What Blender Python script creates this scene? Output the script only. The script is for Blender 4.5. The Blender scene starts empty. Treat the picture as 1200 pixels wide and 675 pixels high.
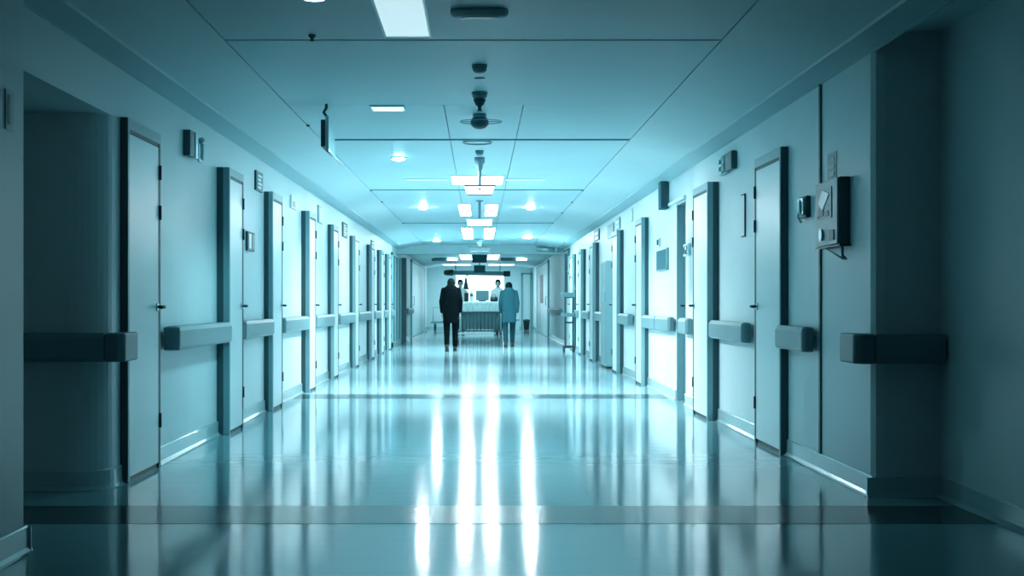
import bpy, math, random
from mathutils import Vector
random.seed(4)
PI = math.pi
SC = bpy.context.scene
COL = SC.collection
F = 1800.0            # focal length in pixels of the 1200 px wide frame
CH = 1.03             # camera height
WL, WR = -2.05, 2.09  # corridor wall planes
CEIL = 2.47

def pz(y, Y): return CH + (355 - y) * Y / F          # height of a point seen at row y
def px(x, Y): return (x - 562) * Y / F
def wy(x, W): return F * W / (x - 562)               # distance along a wall plane

# ------------------------------------------------------------------ materials
def mat(name, col, rough=.5, metal=0, emit=None, strength=0, noise=0, nscale=3., bump=0, coat=0, spec=.5, nstretch=(1, 1, 1), alpha=1, trans=0):
    m = bpy.data.materials.new(name); m.use_nodes = True
    nt = m.node_tree; b = nt.nodes['Principled BSDF']
    b.inputs['Base Color'].default_value = (*col, 1)
    b.inputs['Roughness'].default_value = rough
    b.inputs['Metallic'].default_value = metal
    b.inputs['Specular IOR Level'].default_value = spec
    if coat: b.inputs['Coat Weight'].default_value = coat
    if trans: b.inputs['Transmission Weight'].default_value = trans
    if emit:
        b.inputs['Emission Color'].default_value = (*emit, 1)
        b.inputs['Emission Strength'].default_value = strength
    if noise or bump:
        tc = nt.nodes.new('ShaderNodeTexCoord'); mp = nt.nodes.new('ShaderNodeMapping')
        mp.inputs['Scale'].default_value = nstretch
        n = nt.nodes.new('ShaderNodeTexNoise'); n.inputs['Scale'].default_value = nscale
        n.inputs['Detail'].default_value = 4
        nt.links.new(tc.outputs['Object'], mp.inputs['Vector']); nt.links.new(mp.outputs['Vector'], n.inputs['Vector'])
        if noise:
            r = nt.nodes.new('ShaderNodeMapRange')
            r.inputs['To Min'].default_value = 1 - noise; r.inputs['To Max'].default_value = 1 + noise
            mx = nt.nodes.new('ShaderNodeMix'); mx.data_type = 'RGBA'; mx.blend_type = 'MULTIPLY'
            mx.inputs['Factor'].default_value = 1
            mx.inputs['A'].default_value = (*col, 1)
            nt.links.new(n.outputs['Fac'], r.inputs['Value']); nt.links.new(r.outputs['Result'], mx.inputs['B'])
            nt.links.new(mx.outputs['Result'], b.inputs['Base Color'])
        if bump:
            bp = nt.nodes.new('ShaderNodeBump'); bp.inputs['Strength'].default_value = bump
            bp.inputs['Distance'].default_value = .01
            nt.links.new(n.outputs['Fac'], bp.inputs['Height']); nt.links.new(bp.outputs['Normal'], b.inputs['Normal'])
    return m

LIGHT = (.64, .95, 1.0); LMID = (.84, .97, 1.0); LNEAR = (.42, .90, 1.0)
M = {
 'wall': mat('wall_paint', (.68, .83, .855), .42, noise=.05, nscale=1.3, spec=.4),
 'ceil': mat('ceiling_panel', (.53, .76, .81), .42, noise=.03, nscale=.8, spec=.05),
 'soffit': mat('soffit_plaster', (.58, .76, .79), .5, noise=.03, spec=.1),
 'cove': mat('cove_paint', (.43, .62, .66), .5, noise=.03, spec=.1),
 'groove': mat('ceiling_groove', (.05, .12, .14), .8),
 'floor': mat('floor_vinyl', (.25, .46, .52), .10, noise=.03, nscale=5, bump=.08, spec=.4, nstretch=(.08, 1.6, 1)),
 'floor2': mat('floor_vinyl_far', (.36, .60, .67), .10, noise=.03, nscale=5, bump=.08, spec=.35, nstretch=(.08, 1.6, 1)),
 'band': mat('floor_band_vinyl', (.03, .08, .095), .16, noise=.03, nscale=5, bump=.05, spec=.12, nstretch=(.08, 1.6, 1)),
 'base': mat('skirting_vinyl', (.46, .66, .69), .14),
 'leaf': mat('door_leaf_paint', (.68, .83, .855), .32, noise=.03, nscale=1.0),
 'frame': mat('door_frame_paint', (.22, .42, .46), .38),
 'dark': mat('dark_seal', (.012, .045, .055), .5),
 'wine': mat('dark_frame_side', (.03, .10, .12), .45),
 'rail': mat('bumper_rail_vinyl', (.15, .30, .33), .42, noise=.03),
 'railend': mat('bumper_rail_cap', (.12, .25, .28), .45),
 'steel': mat('brushed_steel', (.45, .62, .65), .28, metal=.9),
 'white': mat('white_plastic', (.70, .88, .90), .35),
 'grey': mat('grey_plastic', (.20, .38, .42), .4),
 'blue': mat('teal_board', (.05, .18, .22), .7, spec=.1, noise=.06),
 'black': mat('black_plastic', (.006, .02, .026), .4),
 'lamp': mat('lit_diffuser', (.8, .95, 1), .5, emit=LMID, strength=20),
 'lamp2': mat('lit_diffuser_far', (.8, .95, 1), .5, emit=LIGHT, strength=4.5),
 'lamp3': mat('lit_diffuser_soft', (.8, .95, 1), .5, emit=LMID, strength=5),
 'rearfill': mat('rear_fill_glow', (.8, .95, 1), .5, emit=(.06, .66, 1), strength=.10),
 'streakglow': mat('reflection_glow', (.8, .95, 1), .5, emit=LNEAR, strength=1.6),
 'lamp4': mat('lit_diffuser_mid', (.8, .95, 1), .5, emit=LMID, strength=20),
 'glowdim': mat('dim_glow', (.8, .95, 1), .5, emit=(.70, .93, 1), strength=.55),
 'spot': mat('lit_downlight', (.8, .95, 1), .5, emit=LMID, strength=460),
 'spotnear': mat('lit_downlight_near', (.8, .95, 1), .5, emit=LNEAR, strength=90), 'spotfar': mat('lit_downlight_far', (.8, .95, 1), .5, emit=LIGHT, strength=600),
 'spotdim': mat('lit_downlight_dim', (.8, .95, 1), .5, emit=LNEAR, strength=6),
 'signlit': mat('lit_sign_face', (.8, .95, 1), .5, emit=(.78, .97, 1), strength=1.6),
 'day': mat('daylight_pane', (.8, .9, 1), .2, emit=(.76, .90, 1.0), strength=1.15),
 'daydim': mat('lower_pane', (.3, .5, .55), .15, noise=.1),
 'linen': mat('white_linen', (.72, .9, .93), .8, bump=.4, nscale=18),
 'coat': mat('black_cloth', (.002, .006, .008), .9, noise=.2, nscale=20, spec=.05),
 'trousers': mat('black_trousers', (.002, .007, .009), .9, spec=.05),
 'scrub': mat('grey_cloth', (.02, .085, .11), .9, noise=.1, nscale=16, spec=.1),
 'scrubleg': mat('grey_trousers', (.012, .05, .065), .9, spec=.1),
 'tunic': mat('white_tunic_cloth', (.68, .86, .9), .85),
 'skin': mat('skin', (.40, .48, .48), .55),
 'hair': mat('dark_hair', (.004, .012, .016), .8, spec=.08),
 'shoe': mat('dark_shoe', (.006, .016, .02), .5),
 'clear': mat('clear_plastic', (.7, .9, .92), .1, trans=.8),
}

# ------------------------------------------------------------------ mesh builder
class MB:
    def __init__(s): s.v, s.f, s.sm = [], [], []
    def add(s, verts, faces, smooth=False):
        o = len(s.v); s.v += [tuple(v) for v in verts]
        for f in faces: s.f.append(tuple(i + o for i in f)); s.sm.append(smooth)
        return s
    def box(s, x0, x1, y0, y1, z0, z1):
        x0, x1 = sorted((x0, x1)); y0, y1 = sorted((y0, y1)); z0, z1 = sorted((z0, z1))
        return s.add([(x0,y0,z0),(x1,y0,z0),(x1,y1,z0),(x0,y1,z0),(x0,y0,z1),(x1,y0,z1),(x1,y1,z1),(x0,y1,z1)],
                     [(0,3,2,1),(4,5,6,7),(0,1,5,4),(1,2,6,5),(2,3,7,6),(3,0,4,7)])
    def prism(s, prof, a0, a1, axis='y'):      # profile of (x,z) along y, (y,z) along x, (x,y) along z
        n = len(prof)
        def P(u, w, a): return (u, a, w) if axis == 'y' else ((a, u, w) if axis == 'x' else (u, w, a))
        vs = [P(u, w, a0) for u, w in prof] + [P(u, w, a1) for u, w in prof]
        fs = [tuple(range(n)), tuple(range(2*n-1, n-1, -1))] + [(i, i+n, (i+1) % n + n, (i+1) % n) for i in range(n)]
        return s.add(vs, fs)
    def rings(s, rs, closed=True, smooth=True):
        n = len(rs[0]); vs = [p for r in rs for p in r]; fs = []
        for k in range(len(rs)-1):
            for i in range(n):
                j = (i+1) % n
                fs.append((k*n+i, k*n+j, (k+1)*n+j, (k+1)*n+i))
        s.add(vs, fs, smooth)
        if closed:
            o = len(s.v) - len(vs)
            s.f.append(tuple(o+i for i in range(n-1, -1, -1))); s.sm.append(False)
            s.f.append(tuple(o+len(vs)-n+i for i in range(n))); s.sm.append(False)
        return s
    def cyl(s, a, b, r0, r1=None, n=16):
        a, b = Vector(a), Vector(b); r1 = r0 if r1 is None else r1
        d = (b-a).normalized(); u = d.orthogonal().normalized(); w = d.cross(u)
        R = lambda c, r: [c + u*(r*math.cos(2*PI*i/n)) + w*(r*math.sin(2*PI*i/n)) for i in range(n)]
        return s.rings([R(a, r0), R(b, r1)])
    def lathe(s, c, prof, n=28, sx=1, sy=1):       # prof = (radius, z offset)
        return s.rings([[(c[0]+sx*r*math.cos(2*PI*i/n), c[1]+sy*r*math.sin(2*PI*i/n), c[2]+z) for i in range(n)] for r, z in prof])
    def tube(s, pts, r, n=10):
        pts = [Vector(p) for p in pts]; rs = []
        up = None
        for i, p in enumerate(pts):
            d = (pts[min(i+1, len(pts)-1)] - pts[max(i-1, 0)]).normalized()
            if up is None: up = d.orthogonal().normalized()
            up = (up - d*up.dot(d)).normalized(); w = d.cross(up)
            rr = r[i] if isinstance(r, (list, tuple)) else r
            rs.append([p + up*(rr*math.cos(2*PI*k/n)) + w*(rr*math.sin(2*PI*k/n)) for k in range(n)])
        return s.rings(rs)
    def ball(s, c, r, sx=1, sy=1, sz=1, n=16, m=10):
        rs = []
        for k in range(1, m):
            t = PI*k/m
            rs.append([(c[0]+sx*r*math.sin(t)*math.cos(2*PI*i/n), c[1]+sy*r*math.sin(t)*math.sin(2*PI*i/n), c[2]-sz*r*math.cos(t)) for i in range(n)])
        return s.rings(rs)
    def capsule(s, a, b, r0, r1, n=14):
        s.cyl(a, b, r0, r1, n); s.ball(a, r0*1.0, n=n); s.ball(b, r1*1.0, n=n); return s
    def loft(s, rows, n=24, e=2.4):             # rows = (cx, cy, z, rx, ry): squarish ellipses
        def P(t, rx, ry):
            c, q = math.cos(t), math.sin(t)
            return math.copysign(abs(c)**(2/e), c)*rx, math.copysign(abs(q)**(2/e), q)*ry
        return s.rings([[(cx+P(2*PI*i/n, rx, ry)[0], cy+P(2*PI*i/n, rx, ry)[1], z) for i in range(n)] for cx, cy, z, rx, ry in rows])
    def build(s, name, material, parent=None, bevel=0, seg=2, remesh=0, smooth_it=0):
        org = Vector((0, 0, 0)); p = parent
        while p is not None: org = org + p.location; p = p.parent
        me = bpy.data.meshes.new(name)
        if parent is None:
            xs = [v[0] for v in s.v]; ys = [v[1] for v in s.v]; zs = [v[2] for v in s.v]
            loc = Vector(((min(xs)+max(xs))/2, (min(ys)+max(ys))/2, min(zs)))
        else: loc = Vector((0, 0, 0))
        me.from_pydata([(v[0]-org.x-loc.x, v[1]-org.y-loc.y, v[2]-org.z-loc.z) for v in s.v], [], s.f)
        me.polygons.foreach_set('use_smooth', s.sm)
        me.update(); me.validate()
        import bmesh
        bm = bmesh.new(); bm.from_mesh(me); bmesh.ops.recalc_face_normals(bm, faces=bm.faces); bm.to_mesh(me); bm.free()
        o = bpy.data.objects.new(name, me); COL.objects.link(o)
        o.location = loc
        if parent is not None: o.parent = parent
        if bevel:
            b = o.modifiers.new('bevel', 'BEVEL'); b.width = bevel; b.segments = seg; b.limit_method = 'ANGLE'; b.angle_limit = math.radians(40)
        if remesh:
            r = o.modifiers.new('r', 'REMESH'); r.mode = 'VOXEL'; r.voxel_size = remesh; r.use_smooth_shade = True
            if smooth_it:
                k = o.modifiers.new('s', 'SMOOTH'); k.iterations = smooth_it; k.factor = .5
            dg = bpy.context.evaluated_depsgraph_get()
            nm = bpy.data.meshes.new_from_object(o.evaluated_get(dg)); o.modifiers.clear(); o.data = nm
            for q in nm.polygons: q.use_smooth = True
            nm.name = name
        if material is not None:
            o.data.materials.clear(); o.data.materials.append(M[material] if isinstance(material, str) else material)
        return o

def tag(o, label, cat, group=None, kind=None):
    o['label'] = label; o['category'] = cat
    if group: o['group'] = group
    if kind: o['kind'] = kind
    return o
def thing(name, loc, label, cat, group=None, kind=None):
    e = bpy.data.objects.new(name, None); COL.objects.link(e); e.location = loc; e.empty_display_size = .1
    return tag(e, label, cat, group, kind)

# ------------------------------------------------------------------ the setting
Y0, Y1 = 1.0, 60.0         # near end (behind the lens side) and far end wall
YB = -2.0
fl = MB().box(-4.2, 4.0, YB, 16.9, -.12, 0)
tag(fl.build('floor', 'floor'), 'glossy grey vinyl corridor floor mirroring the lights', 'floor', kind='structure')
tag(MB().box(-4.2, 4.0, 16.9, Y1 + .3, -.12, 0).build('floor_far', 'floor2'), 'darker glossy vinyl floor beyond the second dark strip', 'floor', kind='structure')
for a, b, lab in ((7.16, 7.79, 'wide dark strip laid across the floor in the foreground'), (16.55, 17.3, 'narrow looking dark strip across the floor at mid corridor')):
    x0, x1 = (-2.9, 2.44) if a < 10 else (WL+.02, WR-.02)
    tag(MB().box(x0, x1, a, b, 0.0, .0015).build('trim_1' if a < 10 else 'trim_2', 'band'), lab, 'floor strip', kind='structure')

# left wall: pier, deep recess with a rounded far corner, then the long plane
RZ = 8.42                  # face of the recess that looks at the viewer
w = MB()
rad = .20
cor = [(WL - 1.6, RZ), (WL - rad, RZ)] + [(WL - rad + rad*math.sin(t), RZ + rad - rad*math.cos(t)) for t in [PI/2*i/8 for i in range(1, 9)]]
w.prism(cor + [(WL, Y1), (WL - 1.6, Y1)], 0, 2.62, 'z')
w.box(WL - 1.6, WL, 6.36, RZ + rad, 2.075, 2.62)     # over the recess
w.box(WL - 1.6, WL - 1.5, 6.3, RZ + .1, 0, 2.62)
tag(w.build('wall_left', 'wall'), 'long pale corridor wall on the left with many doors', 'wall', kind='structure')
pr = MB(); r2 = .03
pp = [(-4, YB), (-1.88, YB), (-1.88, 6.36 - r2), (-1.88 - r2, 6.36), (-4, 6.36)]
pr.prism(pp, 0, 2.62, 'z')
tag(pr.build('wall_pier', 'wall'), 'dark wall pier at the left edge of the picture', 'wall', kind='structure')

# right wall: plane with a doorway opening, step back into a dark alcove
RA = 8.15; XA = 2.45
DO0, DO1 = 15.55, 16.30
w = MB(); r2 = .06
w.prism([(WR, DO0), (WR + .6, DO0), (WR + .6, RA + .4), (XA+1.2, RA+.4), (XA + 1.2, RA), (WR + r2, RA), (WR + .3*r2, RA + .3*r2), (WR, RA + r2)], 0, 2.62, 'z')
w.prism([(WR, DO1), (WR, Y1), (WR + .6, Y1), (WR + .6, DO1)], 0, 2.62, 'z')
w.box(WR, WR + .6, DO0 - .001, DO1 + .001, 2.09, 2.62)
w.box(WR + .45, WR + .6, DO0 - .1, DO1 + .1, 0, 2.1)
tag(w.build('wall_right', 'wall'), 'long pale corridor wall on the right with doors and handrails', 'wall', kind='structure')
tag(MB().box(XA, XA + 1.2, YB, RA, 0, 2.62).build('wall_alcove', 'wall'), 'dark side wall of the alcove at the right edge', 'wall', kind='structure')
tag(MB().box(WL, WR, Y1, Y1 + .3, 0, 2.62).build('wall_end', 'wall'), 'bluish wall closing the far end of the corridor', 'wall', kind='structure')
tag(MB().box(-4.2, 4.0, YB - .3, YB, 0, 2.62).build('wall_rear', 'wall'), 'plain wall behind the viewpoint', 'wall', kind='structure')

# ceiling: flat side soffits, coves, and a middle run of metal panels with open joints
CL, CR = -1.40, 1.33
g = .012
c = MB()
seams = [1.0, 3.6, 5.9, 8.4, 11.17, 13.5, 16.3, 19.5, 22.3, 25.0, 27.6, 30.5, 33.4, 36.2, 38.0]
ms = MB()
for a, b in zip(seams[:-1], seams[1:]):
    gg = g*3 if any(abs(a - q) < .1 for q in (8.4, 13.5, 19.5, 27.6)) else g*.35
    if a > 10.5:
        for x0, x1 in ((CL + .008, -.262), (-.256, .316), (.322, CR - .008)):
            c.box(x0, x1, a + gg, b - .002, CEIL, CEIL + .02)
    else: c.box(CL + .008, CR - .008, a + gg, b - .002, CEIL, CEIL + .02)
c.box(CL, CR, 38.4, Y1, CEIL, CEIL + .02)
c.box(CL, CR, YB, .998, CEIL, CEIL + .02)
ce = c.build('ceiling', 'ceil')
tag(ce, 'smooth panelled ceiling down the middle of the corridor', 'ceiling', kind='structure')
tag(MB().box(-4.2, 4.0, YB, Y1 + .3, CEIL + .035, CEIL + .15).build('ceiling_void', 'groove'), 'dark void seen in the joints between ceiling panels', 'ceiling', kind='structure')
for s, W, C, nm in ((-1, WL, CL, 'left'), (1, WR, CR, 'right')):
    m = MB(); Bx = W - s*.195
    prof = [(C, CEIL), (Bx, 2.39), (W, 2.39), (W + s*.02, 2.39), (W + s*.02, CEIL + .03), (C, CEIL + .03)]
    m.prism(prof, YB if s > 0 else YB, Y1)
    if s > 0: m.box(W + .02, XA + .02, YB, RA, CEIL + .0, CEIL + .03)
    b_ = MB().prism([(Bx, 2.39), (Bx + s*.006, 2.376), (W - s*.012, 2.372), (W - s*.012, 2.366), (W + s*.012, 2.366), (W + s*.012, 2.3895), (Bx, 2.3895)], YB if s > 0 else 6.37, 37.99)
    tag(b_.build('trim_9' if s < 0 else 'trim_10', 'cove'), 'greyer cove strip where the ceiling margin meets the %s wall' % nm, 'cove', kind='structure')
    tag(m.build('trim_3' if s < 0 else 'trim_4', 'soffit'), 'smooth %s ceiling margin with a sloping cove above the %s wall' % (nm, nm), 'ceiling margin', kind='structure')
tag(MB().box(WL + .001, WR - .001, 38.0, 38.4, 2.235, CEIL + .03).build('ceiling_beam', 'cove'), 'downstand beam crossing the ceiling near the far end', 'beam', kind='structure')
# row of tiny clips along the panel edge seams
def clip(x, y, lab):
    t = MB().box(x - .012, x + .012, y, y + .06, CEIL - .012, CEIL)
    return tag(t.build('seam_clip', 'dark', bevel=.003), lab, 'clip', 'dark clips along the ceiling seams')

for i, (y, lab) in enumerate(((13.5, 'nearest'), (19.5, 'middle'), (27.6, 'farthest'))):
    tag(MB().box(CL + .01, CR - .01, y - .01, y + .02, CEIL - .013, CEIL + .004).build('trim_%d' % (6 + i), 'grey'), lab + ' dark joint strip running across the ceiling panels', 'joint strip', kind='structure')
# skirtings
def skirt(segs, s, W, name, lab, extra=None):
    m = MB()
    prof = [(W, .105), (W - s*.006, .11), (W - s*.012, .104), (W - s*.012, .022), (W - s*.022, .006), (W - s*.036, .0016), (W, .0016)]
    for a, b in segs: m.prism(prof, a, b)
    if extra: extra(m)
    tag(m.build(name, 'base'), lab, 'skirting', kind='structure')

# ------------------------------------------------------------------ doors
NUM = [0]
def door(s, W, yn, yf, p, label, two=True, h=2.09, handle=True, hinges=True, leafm='leaf', glass=False):
    NUM[0] += 1
    X = lambda d: W - s*d                       # d metres out from the wall into the corridor
    t = thing('door_%d' % NUM[0], (W, (yn+yf)/2, 0), label, 'door', 'doors on the left wall' if s < 0 else 'doors on the right wall', 'structure')
    j = .045
    f = MB()
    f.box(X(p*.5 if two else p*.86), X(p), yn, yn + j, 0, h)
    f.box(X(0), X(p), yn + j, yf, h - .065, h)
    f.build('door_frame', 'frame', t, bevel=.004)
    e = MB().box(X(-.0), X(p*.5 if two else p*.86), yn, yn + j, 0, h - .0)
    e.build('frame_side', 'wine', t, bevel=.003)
    sd = MB(); sd.box(X(0), X(p - .002), yf - .05, yf, .0, h - .066); sd.box(X(0), X(p - .005), yn + j, yf - .05, h - .084, h - .066)
    sd.box(X(0), X(p - .014), yn + j, yf - .05, 0, .028)
    sd.build('door_seal', 'dark', t)
    lf = MB().box(X(0), X(p - .004), yn + j + .001, yf - .051, .03, h - .086)
    lo = lf.build('door_leaf', leafm, t, bevel=.004)
    if hinges:
        for z in (.25, 1.55, 1.80):
            hm = MB().cyl((X(p), yf - .03, z), (X(p), yf - .03, z + .09), .011, n=10)
            hm.build('hinge', 'black', t)
    if handle:
        hm = MB(); z = 1.005
        hm.cyl((X(p - .004), yf - .10, z), (X(p + .05), yf - .10, z), .010, n=10)
        hm.tube([(X(p + .045), yf - .10, z), (X(p + .05), yf - .15, z), (X(p + .048), yf - .22, z - .004)], .009)
        hm.lathe((0, 0, 0), [(0, 0)]*2) if False else None
        ho = hm.build('door_handle', 'black', t)
        rm = MB().cyl((X(p - .004), yf - .10, z), (X(p + .004), yf - .10, z), .026, n=16)
        rm.build('handle_rose', 'steel', ho)
    return t

P = .096
LD = [  # near, far, projection, two-tone
 (8.76, 9.66, .046, False), (11.98, 12.70, .1, True), (14.60, 15.34, .085, True), (17.66, 18.36, P, True),
 (20.72, 21.42, .085, True), (24.2, 24.95, P, True), (27.85, 28.6, P, True), (30.65, 31.4, P, True), (33.2, 34.0, P, True)]
ORD = ['nearest', 'second', 'third', 'fourth', 'fifth', 'sixth', 'seventh', 'eighth', 'ninth']
for i, (a, b, p, tw) in enumerate(LD):
    lab = ('nearest pale door on the left wall, beside the dark recess' if i == 0 else
           '%s pale door along the left wall, counted from the dark recess' % ORD[i])
    door(-1, WL, a, b, p, lab, tw)
RD = [(10.40, 11.38, .055, False), (13.42, 14.35, .1, True), (19.0, 19.75, .09, True), (22.3, 23.1, .10, True),
      (26.9, 27.7, .11, True), (30.2, 31.0, .10, True), (33.2, 34.0, .09, True)]
RN = ['nearest pale door on the right wall, beside the wall dispenser', 'second pale door on the right wall, before the recessed doorway',
      'pale door on the right wall just beyond the dark notice board', 'fourth projecting pale door on the right wall, under a small framed sign',
      'fifth projecting pale door on the right wall, past the half height locker', 'sixth pale door on the right wall, close to the equipment stand', 'farthest projecting door on the right wall, behind the equipment stand']
for (a, b, p, tw), lab in zip(RD, RN): door(1, WR, a, b, p, lab, tw)
# recessed doorway
NUM[0] += 1
t = thing('door_%d' % NUM[0], (WR, (DO0+DO1)/2, 0), 'recessed dark doorway in the right wall with a projecting head trim', 'door', 'doors on the right wall', 'structure')
m = MB(); m.box(WR + .07, WR + .11, DO0 + .03, DO1 - .03, .01, 2.06); m.build('door_leaf', 'blue', t, bevel=.004)
m = MB(); m.box(WR, WR + .12, DO1 - .03, DO1, 0, 2.09); m.box(WR, WR + .12, DO0, DO0 + .03, 0, 2.09); m.box(WR, WR + .12, DO0, DO1, 2.06, 2.09); m.build('door_frame', 'frame', t)
m = MB(); m.box(WR - .03, WR + .0, DO0 - .02, DO1 + .5, 2.085, 2.12); m.build('head_trim', 'white', t, bevel=.004)
m = MB(); m.cyl((WR + .07, DO1 - .13, 1.0), (WR + .02, DO1 - .13, 1.0), .01); m.tube([(WR + .025, DO1 - .13, 1.0), (WR + .02, DO1 - .18, 1.0), (WR + .022, DO1 - .24, 1.0)], .009); m.build('door_handle', 'black', t)

# wide doors of the end bay
def wide_door(s, W, yn, yf, h, label, slit=None, leafm='leaf', p=.05):
    NUM[0] += 1
    X = lambda d: W - s*d
    t = thing('door_%d' % NUM[0], (W, (yn+yf)/2, 0), label, 'door', None, 'structure')
    m = MB(); m.box(X(0), X(p), yn, yn + .25, 0, h); m.box(X(0), X(p), yf - .4, yf, 0, h); m.box(X(0), X(p), yn, yf, h - .07, h)
    m.build('door_frame', 'frame', t, bevel=.004)
    m = MB(); m.box(X(0), X(p*.8), yn + .26, yf - .41, .01, h - .075); lf = m.build('door_leaf', leafm, t, bevel=.004)
    if slit:
        m = MB(); m.box(X(p*.8), X(p*.8 + .012), slit[0], slit[1], slit[2], slit[3]); m.build('vision_panel', 'black', lf, bevel=.002)
    m = MB(); m.tube([(X(p*.8), yn + .6, .95), (X(p + .04), yn + .6, .97), (X(p + .04), yn + .6, 1.2), (X(p*.8), yn + .6, 1.22)], .013); m.build('door_handle', 'steel', t)
    return t
wide_door(-1, WL, 45.5, 56.5, 2.32, 'wide bright white door in the left wall of the far bay', leafm='white')
wide_door(1, WR, 46.0, 55.2, 2.32, 'wide pale door with a dark slit window on the far right', slit=(49.6, 51.8, 1.02, 1.95))
# dark glazed screen after the last left door
t = thing('glazed_screen', (WL, 37.2, 0), 'dark glazed screen on the left wall after the last projecting door', 'screen')
m = MB(); X = WL + .0
for y in (35.4, 36.6, 37.8, 39.0): m.box(X, X + .06, y, y + .10, 0, 2.2)
m.box(X, X + .06, 35.4, 39.1, 2.14, 2.2); m.box(X, X + .06, 35.4, 39.1, 0, .12)
m.build('screen_frame', 'frame', t, bevel=.004)
for y in (35.5, 36.7, 37.9):
    MB().box(X, X + .025, y, y + 1.1, .12, 2.14).build('pane', 'blue', t)
m = MB().box(X, X + .14, 39.9, 40.2, 0, 2.2); tag(m.build('wall_post', 'wine', bevel=.01), 'dark slim post standing at the end of the glazed screen', 'post')

# far end wall: bright window
t = thing('window_1', (0, Y1, .6), 'large bright window in the end wall behind the bed', 'window', None, 'structure')
x0, x1, z0, z1 = -.92, .95, .62, 2.14
m = MB(); m.box(x0 - .05, x1 + .05, Y1 - .05, Y1, z1, z1 + .05); m.box(x0 - .05, x0, Y1 - .05, Y1, z0, z1); m.box(x1, x1 + .05, Y1 - .05, Y1, z0, z1)
m.build('window_frame', 'white', t)
MB().box(x0 - .1, x1 + .1, Y1 - .10, Y1, z0 - .05, z0).build('window_sill', 'white', t)
MB().box(x0, x1, Y1 - .02, Y1, z0, z1).build('pane', 'day', t)
NUM[0] += 1
t = thing('door_%d' % NUM[0], (1.72, Y1, 0), 'narrow jambed door in the end wall right of the bright window', 'door', None, 'structure')
m = MB(); m.box(1.62, 1.69, Y1 - .06, Y1, 0, 2.2); m.box(1.97, 2.04, Y1 - .06, Y1, 0, 2.2); m.box(1.62, 2.04, Y1 - .06, Y1, 2.14, 2.2); m.build('door_frame', 'frame', t)
MB().box(1.69, 1.97, Y1 - .03, Y1, .01, 2.14).build('door_leaf', 'leaf', t)

# skirtings with gaps at the doors
segs = []; y = RZ + rad
for a, b, p, tw in LD: segs.append((y, a)); y = b
segs += [(y, 35.4), (39.1, 39.9), (40.2, 45.5), (56.5, Y1)]
def lex(m):
    # coved skirting round the recess corner
    path = [(WL - 1.5, RZ)] + [(WL - rad + rad*math.sin(q), RZ + rad - rad*math.cos(q)) for q in [PI/2*i/8 for i in range(0, 9)]]
    nrm = [(0, -1)] + [(math.sin(q), -math.cos(q)) for q in [PI/2*i/8 for i in range(0, 9)]]
    prof = [(0, .105), (.006, .11), (.012, .104), (.012, .022), (.022, .006), (.036, .0016), (0, .0016)]
    m.rings([[(x + nx*d, yy + ny*d, z) for d, z in prof] for (x, yy), (nx, ny) in zip(path, nrm)], smooth=False)
    # pier
    m.prism([(-1.88, .105), (-1.874, .11), (-1.868, .104), (-1.868, .022), (-1.858, .006), (-1.844, .0016), (-1.88, .0016)], 1.0, 6.36)
    m.prism([(6.36, .105), (6.372, .104), (6.372, .022), (6.396, .0016), (6.36, .0016)], -3.5, -1.858, 'x')
skirt(segs, -1, WL, 'baseboard_left', 'coved pale skirting along the left wall', lex)
segs = []; y = RA + .0
for a, b in [(q[0], q[1]) for q in RD[:2]] + [(DO0 - .0, DO1)] + [(q[0], q[1]) for q in RD[2:]] + [(46.0, 55.2)]:
    segs.append((y, a)); y = b
segs.append((y, Y1))
def rex(m):
    m.prism([(RA, .105), (RA - .012, .104), (RA - .012, .022), (RA - .036, .0016), (RA, .0016)], WR - .036, XA, 'x')
    m.prism([(XA, .105), (XA - .012, .104), (XA - .012, .022), (XA - .036, .0016), (XA, .0016)], 1.0, RA)
skirt(segs, 1, WR, 'baseboard_right', 'coved pale skirting along the right wall and its alcove', rex)
tag(MB().prism([(Y1, .105), (Y1 - .012, .1), (Y1 - .03, .0016), (Y1, .0016)], WL + .04, 1.62, 'x').build('baseboard_end', 'base'), 'low skirting at the foot of the end wall', 'skirting', kind='structure')

# ------------------------------------------------------------------ bumper handrails
Z0, Z1 = .725, .88
def rail(s, W, yn, yf, label, p=.1):
    X = lambda d: W - s*d
    t = thing('bumper_rail', (W, (yn+yf)/2, Z0), label, 'handrail', 'bumper rails on the left wall' if s < 0 else 'bumper rails on the right wall')
    prof = [(X(.03), Z0), (X(p - .012), Z0), (X(p), Z0 + .02), (X(p), Z1 - .03), (X(p - .02), Z1), (X(.03), Z1)]
    m = MB().prism(prof, yn + .05, yf); m.build('rail_body', 'rail', t, bevel=.004)
    q = [(X(.02), yn), (X(p*.75), yn), (X(p), yn + .03), (X(p), yn + .05), (X(.02), yn + .05)]
    m = MB().prism(q, Z0, Z1 - .004, 'z'); m.build('end_cap', 'railend', t, bevel=.012, seg=3)
    L = yf - yn
    for k in range(2):
        yy = yn + L*(.25 + .5*k)
        MB().box(X(0), X(.032), yy, yy + .05, Z0 + .03, Z1 - .03).build('bracket', 'grey', t)
    return t
prev = None
for i in range(len(LD)):
    yn = LD[i][1] + (.2 if i == 0 else .12)
    yf = (LD[i+1][0] - .004) if i + 1 < len(LD) else 35.38
    rail(-1, WL, yn, yf, ('long grey bumper rail on the left wall after the nearest door' if i == 0 else
         'grey bumper rail on the left wall between its %s and %s doors' % (ORD[i], ORD[i+1]) if i+1 < len(LD) else 'grey bumper rail on the left wall before the dark glazed screen'), .12 if i == 0 else .1)
rail(-1, WL, 41.6, 45.3, 'grey rail stub on the left wall beside the wide white door', .12)
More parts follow.
